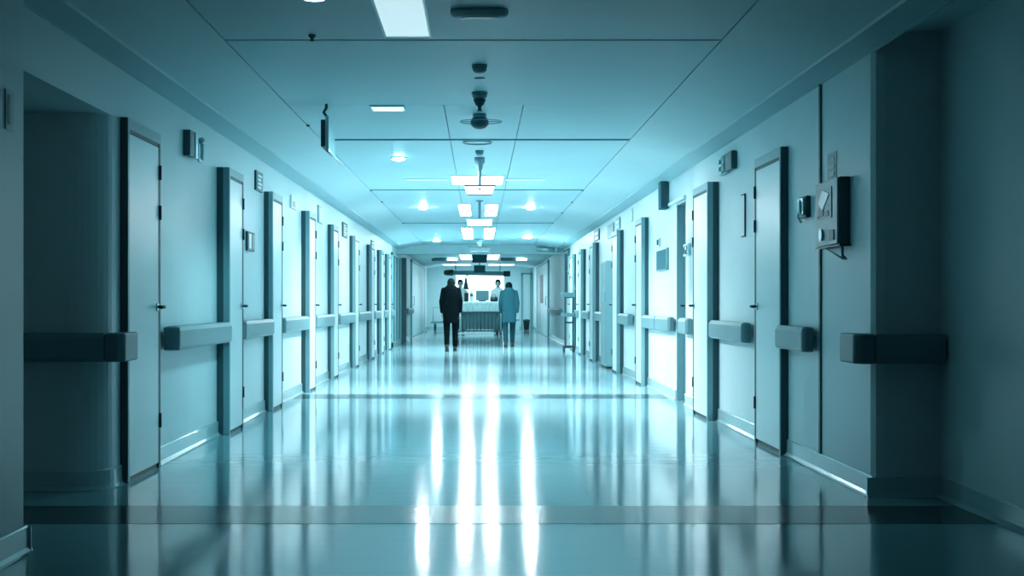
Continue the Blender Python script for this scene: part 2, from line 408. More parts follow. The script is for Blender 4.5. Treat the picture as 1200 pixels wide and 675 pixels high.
rl = [(9.50, 10.39, 'short grey bumper rail right of the nearest right-hand door'), (11.70, 13.41, 'long grey bumper rail on the right wall between the two nearest doors'),
      (14.9, 15.5, 'stubby bumper rail at the near edge of the recessed doorway'), (16.32, 17.55, 'bumper rail under the dark notice board, part nearer the recessed doorway'),
      (17.6, 18.99, 'bumper rail under the dark notice board, part farther down the corridor'), (20.7, 22.29, 'bumper rail on the right wall between the notice board door and the half height locker'),
      (25.1, 26.88, 'bumper rail on the right wall past the half height locker'), (28.3, 30.18, 'bumper rail on the right wall before the sixth door'), (31.3, 33.18, 'bumper rail on the right wall behind the equipment stand'), (38.6, 45.6, 'farthest bumper rail on the right wall before the slit window door')]
for a, b, lab in rl: rail(1, WR, a, b, lab, .092)

def wrap_rail(x0, x1, yface, side, label):
    # rail on a wall face that looks at the viewer, its end wrapped past the corner
    t = thing('bumper_rail', ((x0+x1)/2, yface, Z0), label, 'handrail', 'bumper rails in the alcoves')
    a, b = .02, .13
    m = MB(); m.prism([(yface - a, Z0 - .015), (yface - b + .02, Z0 - .015), (yface - b, Z0 + .01), (yface - b, Z1 - .035), (yface - b + .02, Z1 - .012), (yface - a, Z1 - .012)], x0, x1, 'x')
    m.build('rail_body', 'rail', t, bevel=.008)
    xe = x1 if side < 0 else x0
    d = -side
    q = [(xe, yface - b), (xe + d*.07, yface - b), (xe + d*.11, yface - b + .04), (xe + d*.11, yface + .22), (xe + d*.04, yface + .22), (xe, yface - .01)]
    m = MB().prism(q, Z0 - .015, Z1 - .012, 'z'); m.build('end_cap', 'railend', t, bevel=.014, seg=3)
    xb = x0 + .15 if side < 0 else x1 - .15
    MB().box(xb - .03, xb + .03, yface - a - .005, yface, Z0 + .03, Z1 - .04).build('bracket', 'grey', t)
wrap_rail(-3.5, -2.03, RZ, -1, 'dark bumper rail across the back of the recess on the left')
wrap_rail(2.07, 2.44, RA, 1, 'dark bumper rail on the alcove face at far right')

# ------------------------------------------------------------------ wall fittings
def wallbox(m, s, W, d0, d1, y0, y1, z0, z1): return m.box(W - s*d0, W - s*d1, y0, y1, z0, z1)
# left sign with a bar and a loop
t = thing('door_sign', (WL, 10.8, 2.05), 'dark wall sign with silver bar and loop above the long left rail', 'sign', 'signs high on the walls')
wallbox(MB(), -1, WL, 0, .05, 10.62, 10.80, 2.05, 2.23).build('back_plate', 'wine', t, bevel=.004)
m = MB(); wallbox(m, -1, WL, .0, .056, 10.80, 10.88, 2.05, 2.23); m.build('bar_mark', 'steel', t, bevel=.004)
m = MB(); m.tube([(WL + .04, 10.90, 2.20), (WL + .05, 10.90, 2.07), (WL + .05, 10.96, 2.045), (WL + .05, 11.06, 2.05), (WL + .05, 11.07, 2.12), (WL + .05, 11.06, 2.19)], .014); m.ball((WL + .05, 11.05, 2.195), .026)
m.box(WL, WL + .04, 10.88, 11.0, 2.06, 2.19)
m.build('loop_mark', 'steel', t)
def plaque(s, W, yn, yf, z0, z1, label, marks=4, d=.02, m1='wine', m2='white', group='signs high on the walls'):
    t = thing('wall_plaque', (W, (yn+yf)/2, z0), label, 'sign', group)
    wallbox(MB(), s, W, 0, d, yn, yf, z0, z1).build('plate', m1, t, bevel=.003)
    L = yf - yn; H = z1 - z0
    m = MB()
    for k in range(marks):
        zz = z0 + H*(.12 + .8*k/marks)
        wallbox(m, s, W, d, d + .004, yn + L*.2, yn + L*(.8 if k % 2 else .65), zz, zz + H*.45/marks)
    if marks: m.build('markings', m2, t)
    return t
plaque(-1, WL, 13.98, 14.4, 2.06, 2.24, 'dark framed plaque above and before the third left door')
plaque(-1, WL, 16.6, 17.1, 2.06, 2.2, 'pale plain plaque high on the left wall past the third door', 1, m1='leaf', m2='frame')
plaque(-1, WL, 19.4, 19.9, 2.05, 2.27, 'slim plaque high on the left wall past the fourth door', 5, m1='frame')
plaque(-1, WL, 22.85, 23.6, 2.02, 2.24, 'dark striped plaque high on the left wall past the fifth door', 5)
plaque(-1, WL, 28.9, 29.6, 2.02, 2.22, 'small dark plaque high on the left wall past the seventh door', 3)
t = thing('call_panel', (WL, 13.6, 1.5), 'small framed call panel on the wall right of the second left door', 'panel')
wallbox(MB(), -1, WL, 0, .022, 13.45, 13.86, 1.49, 1.66).build('frame', 'wine', t, bevel=.003)
wallbox(MB(), -1, WL, .022, .026, 13.50, 13.64, 1.51, 1.64).build('left_face', 'leaf', t)
wallbox(MB(), -1, WL, .022, .026, 13.68, 13.82, 1.51, 1.64).build('right_face', 'rail', t)
t = thing('switch_plate', (-1.88, 5.95, 1.75), 'slim vertical metal plate on the dark pier at far left', 'plate')
MB().box(-1.88, -1.874, 6.08, 6.18, 1.72, 1.88).build('plate', 'grey', t, bevel=.002)
MB().box(-1.874, -1.872, 6.10, 6.13, 1.74, 1.86).build('slot', 'wine', t)
# right
t = thing('door_sign', (WR, 12.6, 2.1), 'dark block lettered sign above the long right rail', 'sign', 'signs high on the walls')
wallbox(MB(), 1, WR, 0, .05, 12.46, 12.78, 2.12, 2.27).build('back_plate', 'wine', t, bevel=.01)
m = MB()
wallbox(m, 1, WR, 0, .035, 12.78, 13.15, 2.115, 2.275); m.build('letter_plate', 'frame', t, bevel=.003)
m = MB()
for zz in (2.125, 2.185, 2.245): wallbox(m, 1, WR, .035, .05, 12.98, 13.12, zz, zz + .02)
wallbox(m, 1, WR, .035, .05, 13.10, 13.13, 2.125, 2.265)
m.tube([(WR - .045, 12.92, 2.265), (WR - .045, 12.90, 2.19), (WR - .045, 12.82, 2.13)], .012); m.tube([(WR - .045, 12.90, 2.19), (WR - .045, 12.82, 2.26)], .012)
m.build('letters', 'white', t)
t = thing('notice_holder', (WR, 12.1, 1.56), 'clear notice holder with dark edge between the two nearest right doors', 'holder')
wallbox(MB(), 1, WR, -.003, .008, 12.06, 12.34, 1.56, 1.88).build('sheet', 'wall', t)
m = MB(); wallbox(m, 1, WR, 0, .012, 12.055, 12.065, 1.55, 1.89); wallbox(m, 1, WR, 0, .012, 12.055, 12.2, 1.55, 1.56); wallbox(m, 1, WR, 0, .012, 12.055, 12.2, 1.88, 1.89)
m.build('edge', 'dark', t)
t = thing('notice_board', (WR, 17.3, 1.4), 'dark square notice board on the right wall past the recessed doorway', 'board')
wallbox(MB(), 1, WR, 0, .025, 16.98, 17.95, 1.41, 1.63).build('board', 'blue', t, bevel=.003)
m = MB(); wallbox(m, 1, WR, 0, .03, 16.95, 16.98, 1.40, 1.64); wallbox(m, 1, WR, 0, .03, 16.95, 17.98, 1.40, 1.41); m.build('frame', 'grey', t)
t = thing('wall_switch', (WR, 17.7, 1.7), 'tiny dark switch above the dark square notice board', 'switch')
wallbox(MB(), 1, WR, 0, .02, 17.75, 17.87, 1.68, 1.78).build('plate', 'leaf', t, bevel=.003); wallbox(MB(), 1, WR, .02, .035, 17.78, 17.83, 1.70, 1.76).build('rocker', 'wine', t)
t = thing('projecting_sign', (WR, 17.1, 2.08), 'blue box sign projecting from the right wall under the cove', 'sign', 'signs high on the walls')
wallbox(MB(), 1, WR, 0, .09, 16.95, 17.2, 2.07, 2.375).build('box', 'blue', t, bevel=.01); wallbox(MB(), 1, WR, .02, .088, 16.945, 16.95, 2.1, 2.35).build('face', 'wine', t)
wallbox(MB(), 1, WR, 0, .02, 17.2, 17.9, 2.10, 2.15).build('arm', 'white', t)
# small white lettered plate by the doorway
t = thing('door_number', (WR, 15.4, 1.5), 'small white lettered plate at the edge of the recessed doorway', 'sign')
wallbox(MB(), 1, WR, 0, .03, 15.18, 15.54, 1.50, 1.62).build('plate', 'white', t, bevel=.004)
q = WR - .032
for pts in ([(q, 15.50, 1.60), (q, 15.50, 1.52)], [(q, 15.40, 1.60), (q, 15.44, 1.58), (q, 15.44, 1.53), (q, 15.38, 1.52), (q, 15.36, 1.555), (q, 15.40, 1.56)], [(q, 15.30, 1.60), (q, 15.25, 1.59), (q, 15.26, 1.56), (q, 15.31, 1.55), (q, 15.30, 1.52), (q, 15.24, 1.52)]):
    MB().tube(pts, .005).build('character', 'wine', t)
plaque(1, WR, 20.9, 21.3, 2.14, 2.32, 'slim pale plaque high on the right wall past the notice board door', 0, m1='leaf')
plaque(1, WR, 22.75, 23.4, 2.13, 2.31, 'small framed sign above the fourth projecting right door', 2, m1='frame')
plaque(1, WR, 23.8, 24.9, 2.06, 2.28, 'plain teal panel high on the right wall past the fourth door', 0, m1='rail')
plaque(1, WR, 26.7, 27.8, 2.13, 2.33, 'dark edged sign above the fifth projecting right door', 2, m1='wine')
plaque(1, WR, 35.6, 37.6, 2.13, 2.30, 'dark edged sign above the equipment stand', 2, m1='wine')
# key/handset unit and dispenser by the nearest right door
t = thing('wall_thermostat', (WR, 9.75, 1.56), 'small metal control with dark side right of the nearest right door', 'control')
wallbox(MB(), 1, WR, 0, .03, 9.70, 9.90, 1.57, 1.71).build('housing', 'wine', t, bevel=.008)
m = MB(); wallbox(m, 1, WR, .03, .045, 9.72, 9.88, 1.59, 1.70); m.build('face', 'steel', t, bevel=.006)
m = MB(); m.ball((WR - .048, 9.80, 1.64), .03, sx=.4, sz=1.6); m.tube([(WR - .05, 9.8, 1.63), (WR - .055, 9.83, 1.58), (WR - .03, 9.84, 1.545)], .008); m.build('latch', 'steel', t)
t = thing('wall_dispenser', (WR, 8.9, 1.35), 'boxy grey wall dispenser with dark side and printed front, near right', 'dispenser')
wallbox(MB(), 1, WR, 0, .06, 8.66, 9.24, 1.36, 1.745).build('body', 'wine', t, bevel=.006)
m = MB(); wallbox(m, 1, WR, .06, .072, 8.67, 9.23, 1.365, 1.74); m.build('front_cover', 'grey', t, bevel=.004)
m = MB(); wallbox(m, 1, WR, .072, .076, 8.80, 9.18, 1.52, 1.70); m.build('upper_label', 'rail', t)
m = MB(); m.prism([(8.84, 1.66), (9.02, 1.69), (9.12, 1.62), (9.02, 1.57)], WR - .080, WR - .076, 'x'); m.build('label_print', 'leaf', t)
m = MB()
for yy, zz, a, b in ((8.86, 1.535, .10, .03), (9.0, 1.54, .12, .05), (9.10, 1.53, .05, .02)): wallbox(m, 1, WR, .076, .079, yy, yy + a, zz, zz + b)
m.build('dark_print', 'wine', t)
wallbox(MB(), 1, WR, .072, .078, 8.74, 8.86, 1.39, 1.45).build('keypad', 'wine', t)
m = MB(); m.cyl((WR - .072, 9.05, 1.43), (WR - .085, 9.05, 1.43), .035); m.build('knob', 'steel', t)
m = MB(); wallbox(m, 1, WR, 0, .066, 8.64, 9.26, 1.352, 1.36); m.build('drip_edge', 'black', t)
m = MB(); m.tube([(WR - .05, 9.1, 1.355), (WR - .04, 8.9, 1.32), (WR - .03, 8.7, 1.28)], .006); m.tube([(WR - .03, 8.72, 1.352), (WR - .03, 8.72, 1.30), (WR - .02, 8.68, 1.28)], .008); m.build('hose', 'grey', t)
plaque(1, WR, 8.98, 9.22, 1.76, 1.92, 'faint grey label on the wall above the dispenser', 3, d=.003, m1='rail', m2='grey', group=None)
# vertical joint strip on the near right wall
tag(MB().box(WR - .012, WR, 9.38, 9.42, .11, 2.39).build('trim_5', 'wine'), 'thin dark vertical joint on the right wall beside the dispenser', 'wall joint', kind='structure')
# half height locker near the fifth right door
t = thing('half_locker', (WR, 24.2, 0), 'half height grey locker against the right wall beyond the fourth door', 'locker')
MB().box(WR - .12, WR - .004, 23.9, 24.9, .04, 1.69).build('body', 'frame', t, bevel=.006)
MB().box(WR - .128, WR - .12, 23.93, 24.87, .08, 1.66).build('door', 'rail', t, bevel=.003)
MB().box(WR - .12, WR - .004, 23.9, 24.9, 0, .04).build('plinth', 'dark', t)
m = MB(); m.tube([(WR - .128, 24.0, 1.05), (WR - .16, 24.0, 1.06), (WR - .16, 24.0, 1.18), (WR - .128, 24.0, 1.19)], .008); m.build('handle', 'steel', t)

# ------------------------------------------------------------------ ceiling fittings
def lamp_glow(t, x, y, sx, sy, watt, spread, aim=None):
    l = bpy.data.lights.new('bulb', 'AREA'); l.shape = 'RECTANGLE'; l.size = sx; l.size_y = sy
    l.energy = watt; l.color = (.90, .98, 1) if y > 14 else LNEAR; l.spread = math.radians(spread)
    o = bpy.data.objects.new('bulb', l); COL.objects.link(o); o.parent = t
    if aim: o.rotation_euler = Vector(aim).to_track_quat('-Z', 'Y').to_euler()
    o.location = (x - t.location.x, y - t.location.y, CEIL - .05 - t.location.z)
def downlight(x, y, mt, label, r=.062, watt=0, aim=None):
    t = thing('downlight', (x, y, CEIL - .05), label, 'ceiling light', 'round ceiling downlights')
    MB().lathe((x, y, CEIL), [(r*1.35, -.0005), (r*1.35, -.010), (r*1.02, -.014), (r*1.02, -.0005)]).build('trim_ring', 'white', t)
    MB().lathe((x, y, CEIL - .012), [(r, .0), (r*.95, -.008), (r*.75, -.016), (r*.4, -.021), (.004, -.023)]).build('lens', mt, t)
    if watt: lamp_glow(t, x, y, .1, .1, watt, 112, aim)
downlight(-.77, 7.15, 'spotdim', 'round downlight at the top edge, nearest the viewer')
downlight(-.80, 15.2, 'spotnear', 'brightest round downlight, left of the hanging lit sign', watt=74, aim=(.7, -.1, -1))
downlight(-.85, 23.1, 'spot', 'second left round downlight, below the brightest one')
downlight(.77, 23.1, 'spot', 'right round downlight level with the second left one')
downlight(1.05, 33.5, 'spotfar', 'farther right round downlight above the right doors', .1)
downlight(-.98, 35.3, 'spotfar', 'farthest left round downlight before the beam', .08)
def panel(name, x0, x1, y0, y1, mt, label, grp='rectangular ceiling light panels', watt=0):
    t = thing(name, ((x0+x1)/2, (y0+y1)/2, CEIL - .02), label, 'ceiling light', grp)
    e = .012
    m = MB(); m.box(x0 - e, x0, y0 - e, y1 + e, CEIL - .012, CEIL); m.box(x1, x1 + e, y0 - e, y1 + e, CEIL - .012, CEIL); m.box(x0, x1, y0 - e, y0, CEIL - .012, CEIL); m.box(x0, x1, y1, y1 + e, CEIL - .012, CEIL)
    m.build('frame', 'white', t)
    MB().box(x0, x1, y0, y1, CEIL - .008, CEIL - .001).build('diffuser', mt, t)
    if watt: lamp_glow(t, (x0+x1)/2, (y0+y1)/2, x1 - x0, y1 - y0, watt, 150)
panel('glow_panel', -.32, .27, 17.35, 18.6, 'lamp3', 'bright white ceiling panel just behind the first hanging sign', watt=120)
panel('glow_panel', .09, .27, 22.4, 25.2, 'lamp', 'bright ceiling panel right of the second hanging sign stem')
panel('glow_panel', -.31, -.14, 22.4, 25.2, 'lamp', 'ceiling panel left of the second hanging sign stem')
panel('glow_panel', -.35, -.14, 29.4, 34.2, 'lamp4', 'ceiling panel before the beam, left of the hanging box')
panel('glow_panel', .10, .30, 29.4, 34.2, 'lamp4', 'ceiling panel before the beam, right of the hanging box')
panel('glow_strip', -.85, -.36, 17.8, 17.95, 'glowdim', 'thin glowing strip imitating a reflection left of the brightest panel', 'slot lights in the ceiling')  # reflection in the glossy ceiling built as a glowing strip
panel('glow_strip', .31, .75, 17.8, 17.95, 'glowdim', 'thin glowing strip imitating a reflection right of the brightest panel', 'slot lights in the ceiling')  # right half of the same ceiling reflection, also built glowing
panel('glow_strip', -.79, -.56, 11.2, 11.45, 'streakglow', 'short glowing strip imitating a reflection behind the nearest ceiling dome', 'slot lights in the ceiling', watt=21)  # ceiling reflection streak built as an emitter that also fills the near walls
panel('glow_strip', -.50, -.27, 7.1, 8.25, 'glowdim', 'glowing patch at the top, left of the oval ceiling unit', 'slot lights in the ceiling')  # dim emissive rectangle set on the ceiling
panel('glow_panel', -.60, -.25, 44.5, 51.0, 'lamp2', 'far ceiling panel beyond the beam, left side')
panel('glow_panel', .25, .60, 44.5, 51.0, 'lamp2', 'far ceiling panel beyond the beam, right side')
panel('glow_strip', -1.9, -.35, 57.0, 58.6, 'lamp2', 'wide light strip before the end wall, left half', 'slot lights in the ceiling') if False else None
panel('glow_strip', -1.36, -.35, 56.6, 58.6, 'lamp2', 'wide light strip before the end wall, left half', 'slot lights in the ceiling')
panel('glow_strip', .35, 1.28, 56.6, 58.6, 'lamp2', 'wide light strip before the end wall, right half', 'slot lights in the ceiling')

panel('glow_panel', -.3, .3, -1.2, .2, 'rearfill', 'added dim teal fill light overhead behind the viewpoint')  # added fill glow, unseen, tints the near end teal
# oval unit
t = thing('ceiling_speaker', (0, 7.56, CEIL - .03), 'oval grey unit on the ceiling at the top of the picture', 'ceiling unit')
def stadium(hx, hy, n=8):
    r = hy; pts = []
    for k in range(n+1): a = -PI/2 + PI*k/n; pts.append((hx - r + r*math.cos(a), r*math.sin(a)))
    for k in range(n+1): a = PI/2 + PI*k/n; pts.append((-hx + r + r*math.cos(a), r*math.sin(a)))
    return pts
m = MB(); m.rings([[(x, y + 7.56, CEIL - z) for x, y in stadium(a, b)] for a, b, z in ((.142, .07, .0005), (.142, .07, .02), (.130, .06, .034), (.10, .045, .038))])
m.build('housing', 'soffit', t)
m = MB(); m.rings([[(x, y + 7.56, CEIL - z) for x, y in stadium(a, b)] for a, b, z in ((.095, .04, .037), (.09, .036, .041))]); m.build('grille', 'rail', t)
# detectors
def detector(y, r, label, dark=False, x=0):
    t = thing('smoke_detector', (x, y, CEIL - .05), label, 'detector', 'detectors along the ceiling centre line')
    MB().lathe((x, y, CEIL), [(r, .004), (r, -.018)]).build('base', 'rail', t)
    MB().lathe((x, y, CEIL), [(r*.92, -.018), (r*.9, -.034), (r*.6, -.048), (r*.2, -.052)]).build('head', 'wine' if dark else 'grey', t)
    return t
detector(9.3, .047, 'small round detector nearest the oval ceiling unit')
tag(MB().lathe((0, 9.83, CEIL), [(.036, .004), (.034, -.006), (.01, -.007)]).build('blanking_plate', 'rail'), 'flat small round plate between the two nearest ceiling detectors', 'plate')
t = detector(10.5, .055, 'round detector with a dark cone hanging below')
MB().lathe((0, 10.5, CEIL), [(.044, -.05), (.03, -.085), (.012, -.10), (.012, -.125), (.02, -.127), (.02, -.132)]).build('cone', 'wine', t)
t = thing('dome_camera', (0, 11.7, CEIL - .1), 'dark ceiling dome with a thin wide ring around it', 'camera')
MB().lathe((0, 11.7, CEIL), [(.05, .004), (.052, -.03)]).build('base', 'grey', t)
MB().ball((0, 11.7, CEIL - .065), .07, sz=.75, n=24, m=14).build('dome', 'wine', t)
m = MB(); n = 40; m.tube([(.01 + .16*math.cos(2*PI*k/n), 11.7 + .16*math.sin(2*PI*k/n), CEIL - .06) for k in range(n+1)], .0035, 6)
m.cyl((-.15, 11.7, CEIL - .06), (.17, 11.7, CEIL - .06), .003, n=6); m.build('ring', 'grey', t)
t = thing('ring_speaker', (-.02, 13.72, CEIL - .02), 'thin flush oval ring on the ceiling past the dark dome', 'ceiling unit')
m = MB(); m.tube([(-.02 + .125*math.cos(2*PI*k/n), 13.72 + .15*math.sin(2*PI*k/n), CEIL - .008) for k in range(n+1)], .008, 6); m.build('rim', 'rail', t)
MB().lathe((-.02, 13.72, CEIL), [(.118, .004), (.118, -.004)], sy=1.2).build('face', 'soffit', t)
detector(14.5, .04, 'tiny detector between the flush ring and first hanging sign')
tag(MB().lathe((-.9, 8.25, CEIL), [(.02, .004), (.02, -.01), (.008, -.02), (.012, -.03), (.012, -.034)]).build('sprinkler', 'wine'), 'tiny dark sprinkler in the ceiling beside the glowing patch', 'sprinkler')
for i, (q, yy) in enumerate(((-1, 12.4), (-1, 19.6), (-1, 21.8), (-1, 27.7), (1, 19.6), (1, 21.9), (1, 24.5), (1, 27.7))):
    names = {0: 'dark clip on the left ceiling seam beside the edge-on hanging sign', 1: 'dark clip on the left ceiling seam level with the second cross joint', 2: 'dark clip on the left ceiling seam, second past the hanging sign', 3: 'farthest dark clip on the left ceiling seam',
             4: 'nearest dark clip on the right ceiling seam', 5: 'second dark clip on the right ceiling seam', 6: 'third dark clip on the right ceiling seam', 7: 'farthest dark clip on the right ceiling seam'}
    clip(CL + .012 if q < 0 else CR - .012, yy, names[i])
# hanging signs
def hang(y, zt, zb, wd, label, face, boxm, stem_r=.018, x=0, taper=.8, canopy=.052, cone=True):
    t = thing('hanging_sign', (x, y, zb), label, 'sign', 'signs hung from the ceiling centre line')
    m = MB(); m.lathe((x, y, CEIL), [(canopy, -.0005), (canopy, -.05), (canopy*.6, -.075), (canopy*.55, -.11), (stem_r, -.13)] if cone else [(canopy, -.0005), (canopy, -.015), (stem_r, -.02)], 20)
    m.build('ceiling_mount', 'grey', t)
    MB().cyl((x, y, CEIL - .015), (x, y, zt - .004), stem_r, n=12).build('stem', 'grey', t)
    h = wd/2; k = h*taper; d = .05
    m = MB(); m.box(x - h*1.04, x + h*1.04, y - d, y + d, zt - .014, zt); m.build('top_tray', boxm, t, bevel=.003)
    m = MB(); m.prism([(x - h, zt - .014), (x + h, zt - .014), (x + k, zb), (x - k, zb)], y - d*.8, y + d*.8); o = m.build('sign_box', face, t, bevel=.004)
    m = MB(); m.box(x - .015, x + .015, y - d*.8 - .004, y - d*.8, (zt+zb)/2 - .004, (zt+zb)/2 + .010); m.box(x + h*.5, x + h*.58, y - d*.8 - .004, y - d*.8, (zt+zb)/2 - .006, (zt+zb)/2); m.build('mark', 'black', o)
    m = MB(); m.box(x - k*1.02, x + k*1.02, y - d, y + d, zb - .010, zb); m.build('bottom_strip', 'grey', t)
hang(15.2, pz(217, 15.2), pz(228, 15.2), .30, 'nearest lit white hanging sign with a dark conical mount', 'signlit', 'wine')
hang(21.6, pz(256, 21.6), pz(265, 21.6), .36, 'second lit white hanging sign, below the first', 'signlit', 'grey', cone=False, taper=.93)
hang(34.5, pz(289, 34.5), pz(294.5, 34.5), .48, 'slim dark hanging box before the ceiling beam', 'wine', 'dark', stem_r=.06, canopy=.09, taper=.9)
hang(44, 2.44, 2.19, .42, 'larger dark square hanging sign beyond the ceiling beam', 'blue', 'dark', taper=.98, cone=False)
hang(54, 2.36, 2.09, .40, 'lower dark hanging sign in front of the bright window', 'blue', 'grey', taper=.98, cone=False)
# edge-on hanging sign at left
t = thing('hanging_sign', (-1.12, 11.3, 2.13), 'edge-on hanging sign on a bent stem at upper left', 'sign')
xs = -1.12
m = MB(); m.tube([(xs + .01, 11.12, CEIL - .0), (xs + .01, 11.12, CEIL - .03), (xs - .008, 11.12, CEIL - .06), (xs + .012, 11.12, CEIL - .09)], .011); m.build('stem', 'wine', t)
MB().box(xs - .028, xs + .004, 11.1, 11.5, CEIL - .31, CEIL - .115).build('dark_side', 'dark', t, bevel=.004)
m = MB(); m.prism([(11.1, CEIL - .085), (11.3, CEIL - .075), (11.55, CEIL - .12), (11.6, CEIL - .33), (11.1, CEIL - .33)], xs + .004, xs + .03, 'x'); m.build('lit_side', 'steel', t, bevel=.006)
m = MB(); m.tube([(xs + .02, 11.1, CEIL - .34), (xs + .02, 11.6, CEIL - .34), (xs + .02, 12.3, CEIL - .335)], .011); m.build('lower_rod', 'steel', t)
# track lights beyond the beam
for x, lab in ((-1.15, 'short dark light track on the far ceiling at left'), (1.05, 'short dark light track on the far ceiling at right')):
    t = thing('light_track', (x, 49, CEIL - .1), lab, 'light track', 'light tracks beyond the beam')
    MB().box(x - .38, x + .30, 48.9, 49.1, CEIL - .1, CEIL + .003).build('track', 'wine', t, bevel=.01)
    MB().box(x + .12, x + .45, 48.7, 48.89, CEIL - .09, CEIL - .03).build('lamp_head', 'lamp2', t, bevel=.01)
# silver tube on the beam
t = thing('wall_cylinder', (1.85, 37.9, 2.3), 'silver tube fixed under the beam at the right wall', 'tube')
m = MB(); m.cyl((1.45, 37.93, 2.36), (1.86, 37.93, 2.36), .055); m.ball((1.45, 37.93, 2.36), .055); m.build('barrel', 'steel', t)
MB().cyl((1.86, 37.93, 2.36), (1.92, 37.93, 2.36), .085).build('collar', 'steel', t)
MB().box(1.92, WR, 37.88, 37.98, 2.29, 2.43).build('bracket', 'grey', t, bevel=.01)
# overhead bar before the end window
yb = 56.0; zb = pz(319.5, yb)
t = thing('overhead_bar', (0, yb, zb), 'long horizontal bar with dark ends above the bright window', 'bar')
MB().cyl((px(531, yb), yb, zb), (px(590, yb), yb, zb - .03), .085).build('tube', 'frame', t)
m = MB(); m.cyl((px(523, yb), yb, zb), (px(531, yb), yb, zb), .10, .115); m.ball((px(523, yb), yb, zb), .10); m.build('round_end', 'dark', t)
MB().box(px(590, yb), px(598, yb), yb - .1, yb + .1, zb - .14, zb + .06).build('box_end', 'black', t, bevel=.015)
for x in (px(534, yb), px(586, yb)): MB().cyl((x, yb, zb + .05), (x, yb, CEIL), .02).build('hanger', 'grey', t)

# ------------------------------------------------------------------ bed and its load
yb = 48.8; k = yb/F
t = thing('hospital_bed', (.02, yb + 1.0, 0), 'hospital bed seen end on between the two walking people', 'bed')
x0, x1 = px(539, yb), px(588, yb)
m = MB(); L = 2.1
for x in (x0 + .03, x1 - .03):
    m.box(x - .025, x + .025, yb, yb + .05, .14, 1.08); m.box(x - .025, x + .025, yb + L - .05, yb + L, .14, 1.08)
m.box(x0, x1, yb + L - .05, yb + L, .70, .75)
m.box(x0, x0 + .05, yb, yb + L, .62, .70); m.box(x1 - .05, x1, yb, yb + L, .62, .70)
m.build('bed_frame', 'frame', t, bevel=.006)
m = MB(); m.box(x0 + .06, x1 - .06, yb + .06, yb + L - .06, .71, 1.0)
for i in range(8):
    xx = x0 + .1 + (x1 - x0 - .2)*i/7; m.cyl((xx, yb + .05, .74), (xx + .01, yb + .05, 1.05), .03, .045)
m.box(x0 + .05, x1 - .05, yb + .04, yb + L - .05, .98, 1.07)
m.build('mattress', 'linen', t, bevel=.02, seg=3)
for i in range(11):
    xx = x0 + .08 + (x1 - x0 - .16)*i/10
    MB().cyl((xx, yb + .02, .16), (xx, yb + .02, .71), .011 if i % 5 else .018, n=8).build('rail_bar', 'wine', t)
MB().box(x0, x1, yb, yb + .05, .70, .755).build('top_rail', 'wine', t, bevel=.005)
MB().box(x0 + .03, x1 - .03, yb + L - .03, yb + L, .16, .70).build('underbed_panel', 'base', t, bevel=.01)  # added panel that darkens the view under the mattress
MB().box(x0, x1, yb, yb + .04, .12, .16).build('lower_rail', 'wine', t, bevel=.005)
MB().box(px(536, yb), px(581, yb), yb - .06, yb + .0, .03, .09).build('base_bar', 'white', t, bevel=.01)
for x in (x0 + .08, x1 - .12):
    for y in (yb + .09, yb + L - .2):
        m = MB(); m.cyl((x - .02, y, .075), (x + .02, y, .075), .075, n=20); w_ = m.build('castor', 'black', t)
        MB().cyl((x, y, .075), (x, y, .66), .018).build('castor_stem', 'grey', w_)
# monitor and bag on the bed
t = thing('monitor', (px(565, yb), yb + .3, 1.07), 'flat blue-grey monitor standing on the bed', 'monitor')
a, b = px(557.5, yb), px(573, yb)
MB().box(a, b, yb + .27, yb + .33, 1.11, 1.43).build('casing', 'grey', t, bevel=.01)
MB().box(a + .025, b - .025, yb + .262, yb + .27, 1.14, 1.40).build('screen', 'rail', t)
MB().box((a+b)/2 - .12, (a+b)/2 + .12, yb + .2, yb + .4, 1.075, 1.11).build('foot', 'wine', t, bevel=.01)
t = thing('equipment_case', (px(547, yb), yb + .3, 1.07), 'small dark upright case on the bed left of the monitor', 'case')
MB().box(px(544, yb), px(549, yb), yb + .2, yb + .5, 1.076, 1.36).build('body', 'black', t, bevel=.012)
m = MB(); c0 = px(546.5, yb); m.tube([(c0 - .05, yb + .35, 1.355), (c0 - .05, yb + .35, 1.40), (c0 + .05, yb + .35, 1.40), (c0 + .05, yb + .35, 1.355)], .009); m.build('handle', 'black', t)
t = thing('infusion_pump', (px(552.5, yb), yb + .3, 1.075), 'small white device on the bed between dark case and monitor', 'device')
MB().box(px(550.5, yb), px(554.5, yb), yb + .25, yb + .40, 1.076, 1.36).build('casing', 'white', t, bevel=.015)
MB().box(px(551.2, yb), px(553.8, yb), yb + .244, yb + .25, 1.24, 1.32).build('display', 'wine', t)
m = MB(); m.tube([(px(552, yb), yb + .3, 1.355), (px(553, yb), yb + .3, 1.42), (px(555.5, yb), yb + .3, 1.40)], .012); m.build('tube', 'wine', t)
t = thing('carry_bag', (px(577, yb), yb + .3, 1.07), 'small dark bag on the bed right of the monitor', 'bag')
a = px(579, yb)
m = MB(); m.loft([(a, yb + .3, 1.076, .115, .09), (a, yb + .3, 1.13, .12, .10), (a, yb + .3, 1.19, .12, .07), (a, yb + .3, 1.23, .09, .02)]); m.build('body', 'black', t)
m = MB(); m.tube([(a - .06, yb + .3, 1.21), (a - .05, yb + .3, 1.30), (a + .03, yb + .3, 1.30), (a + .05, yb + .3, 1.21)], .009); m.build('strap', 'wine', t)
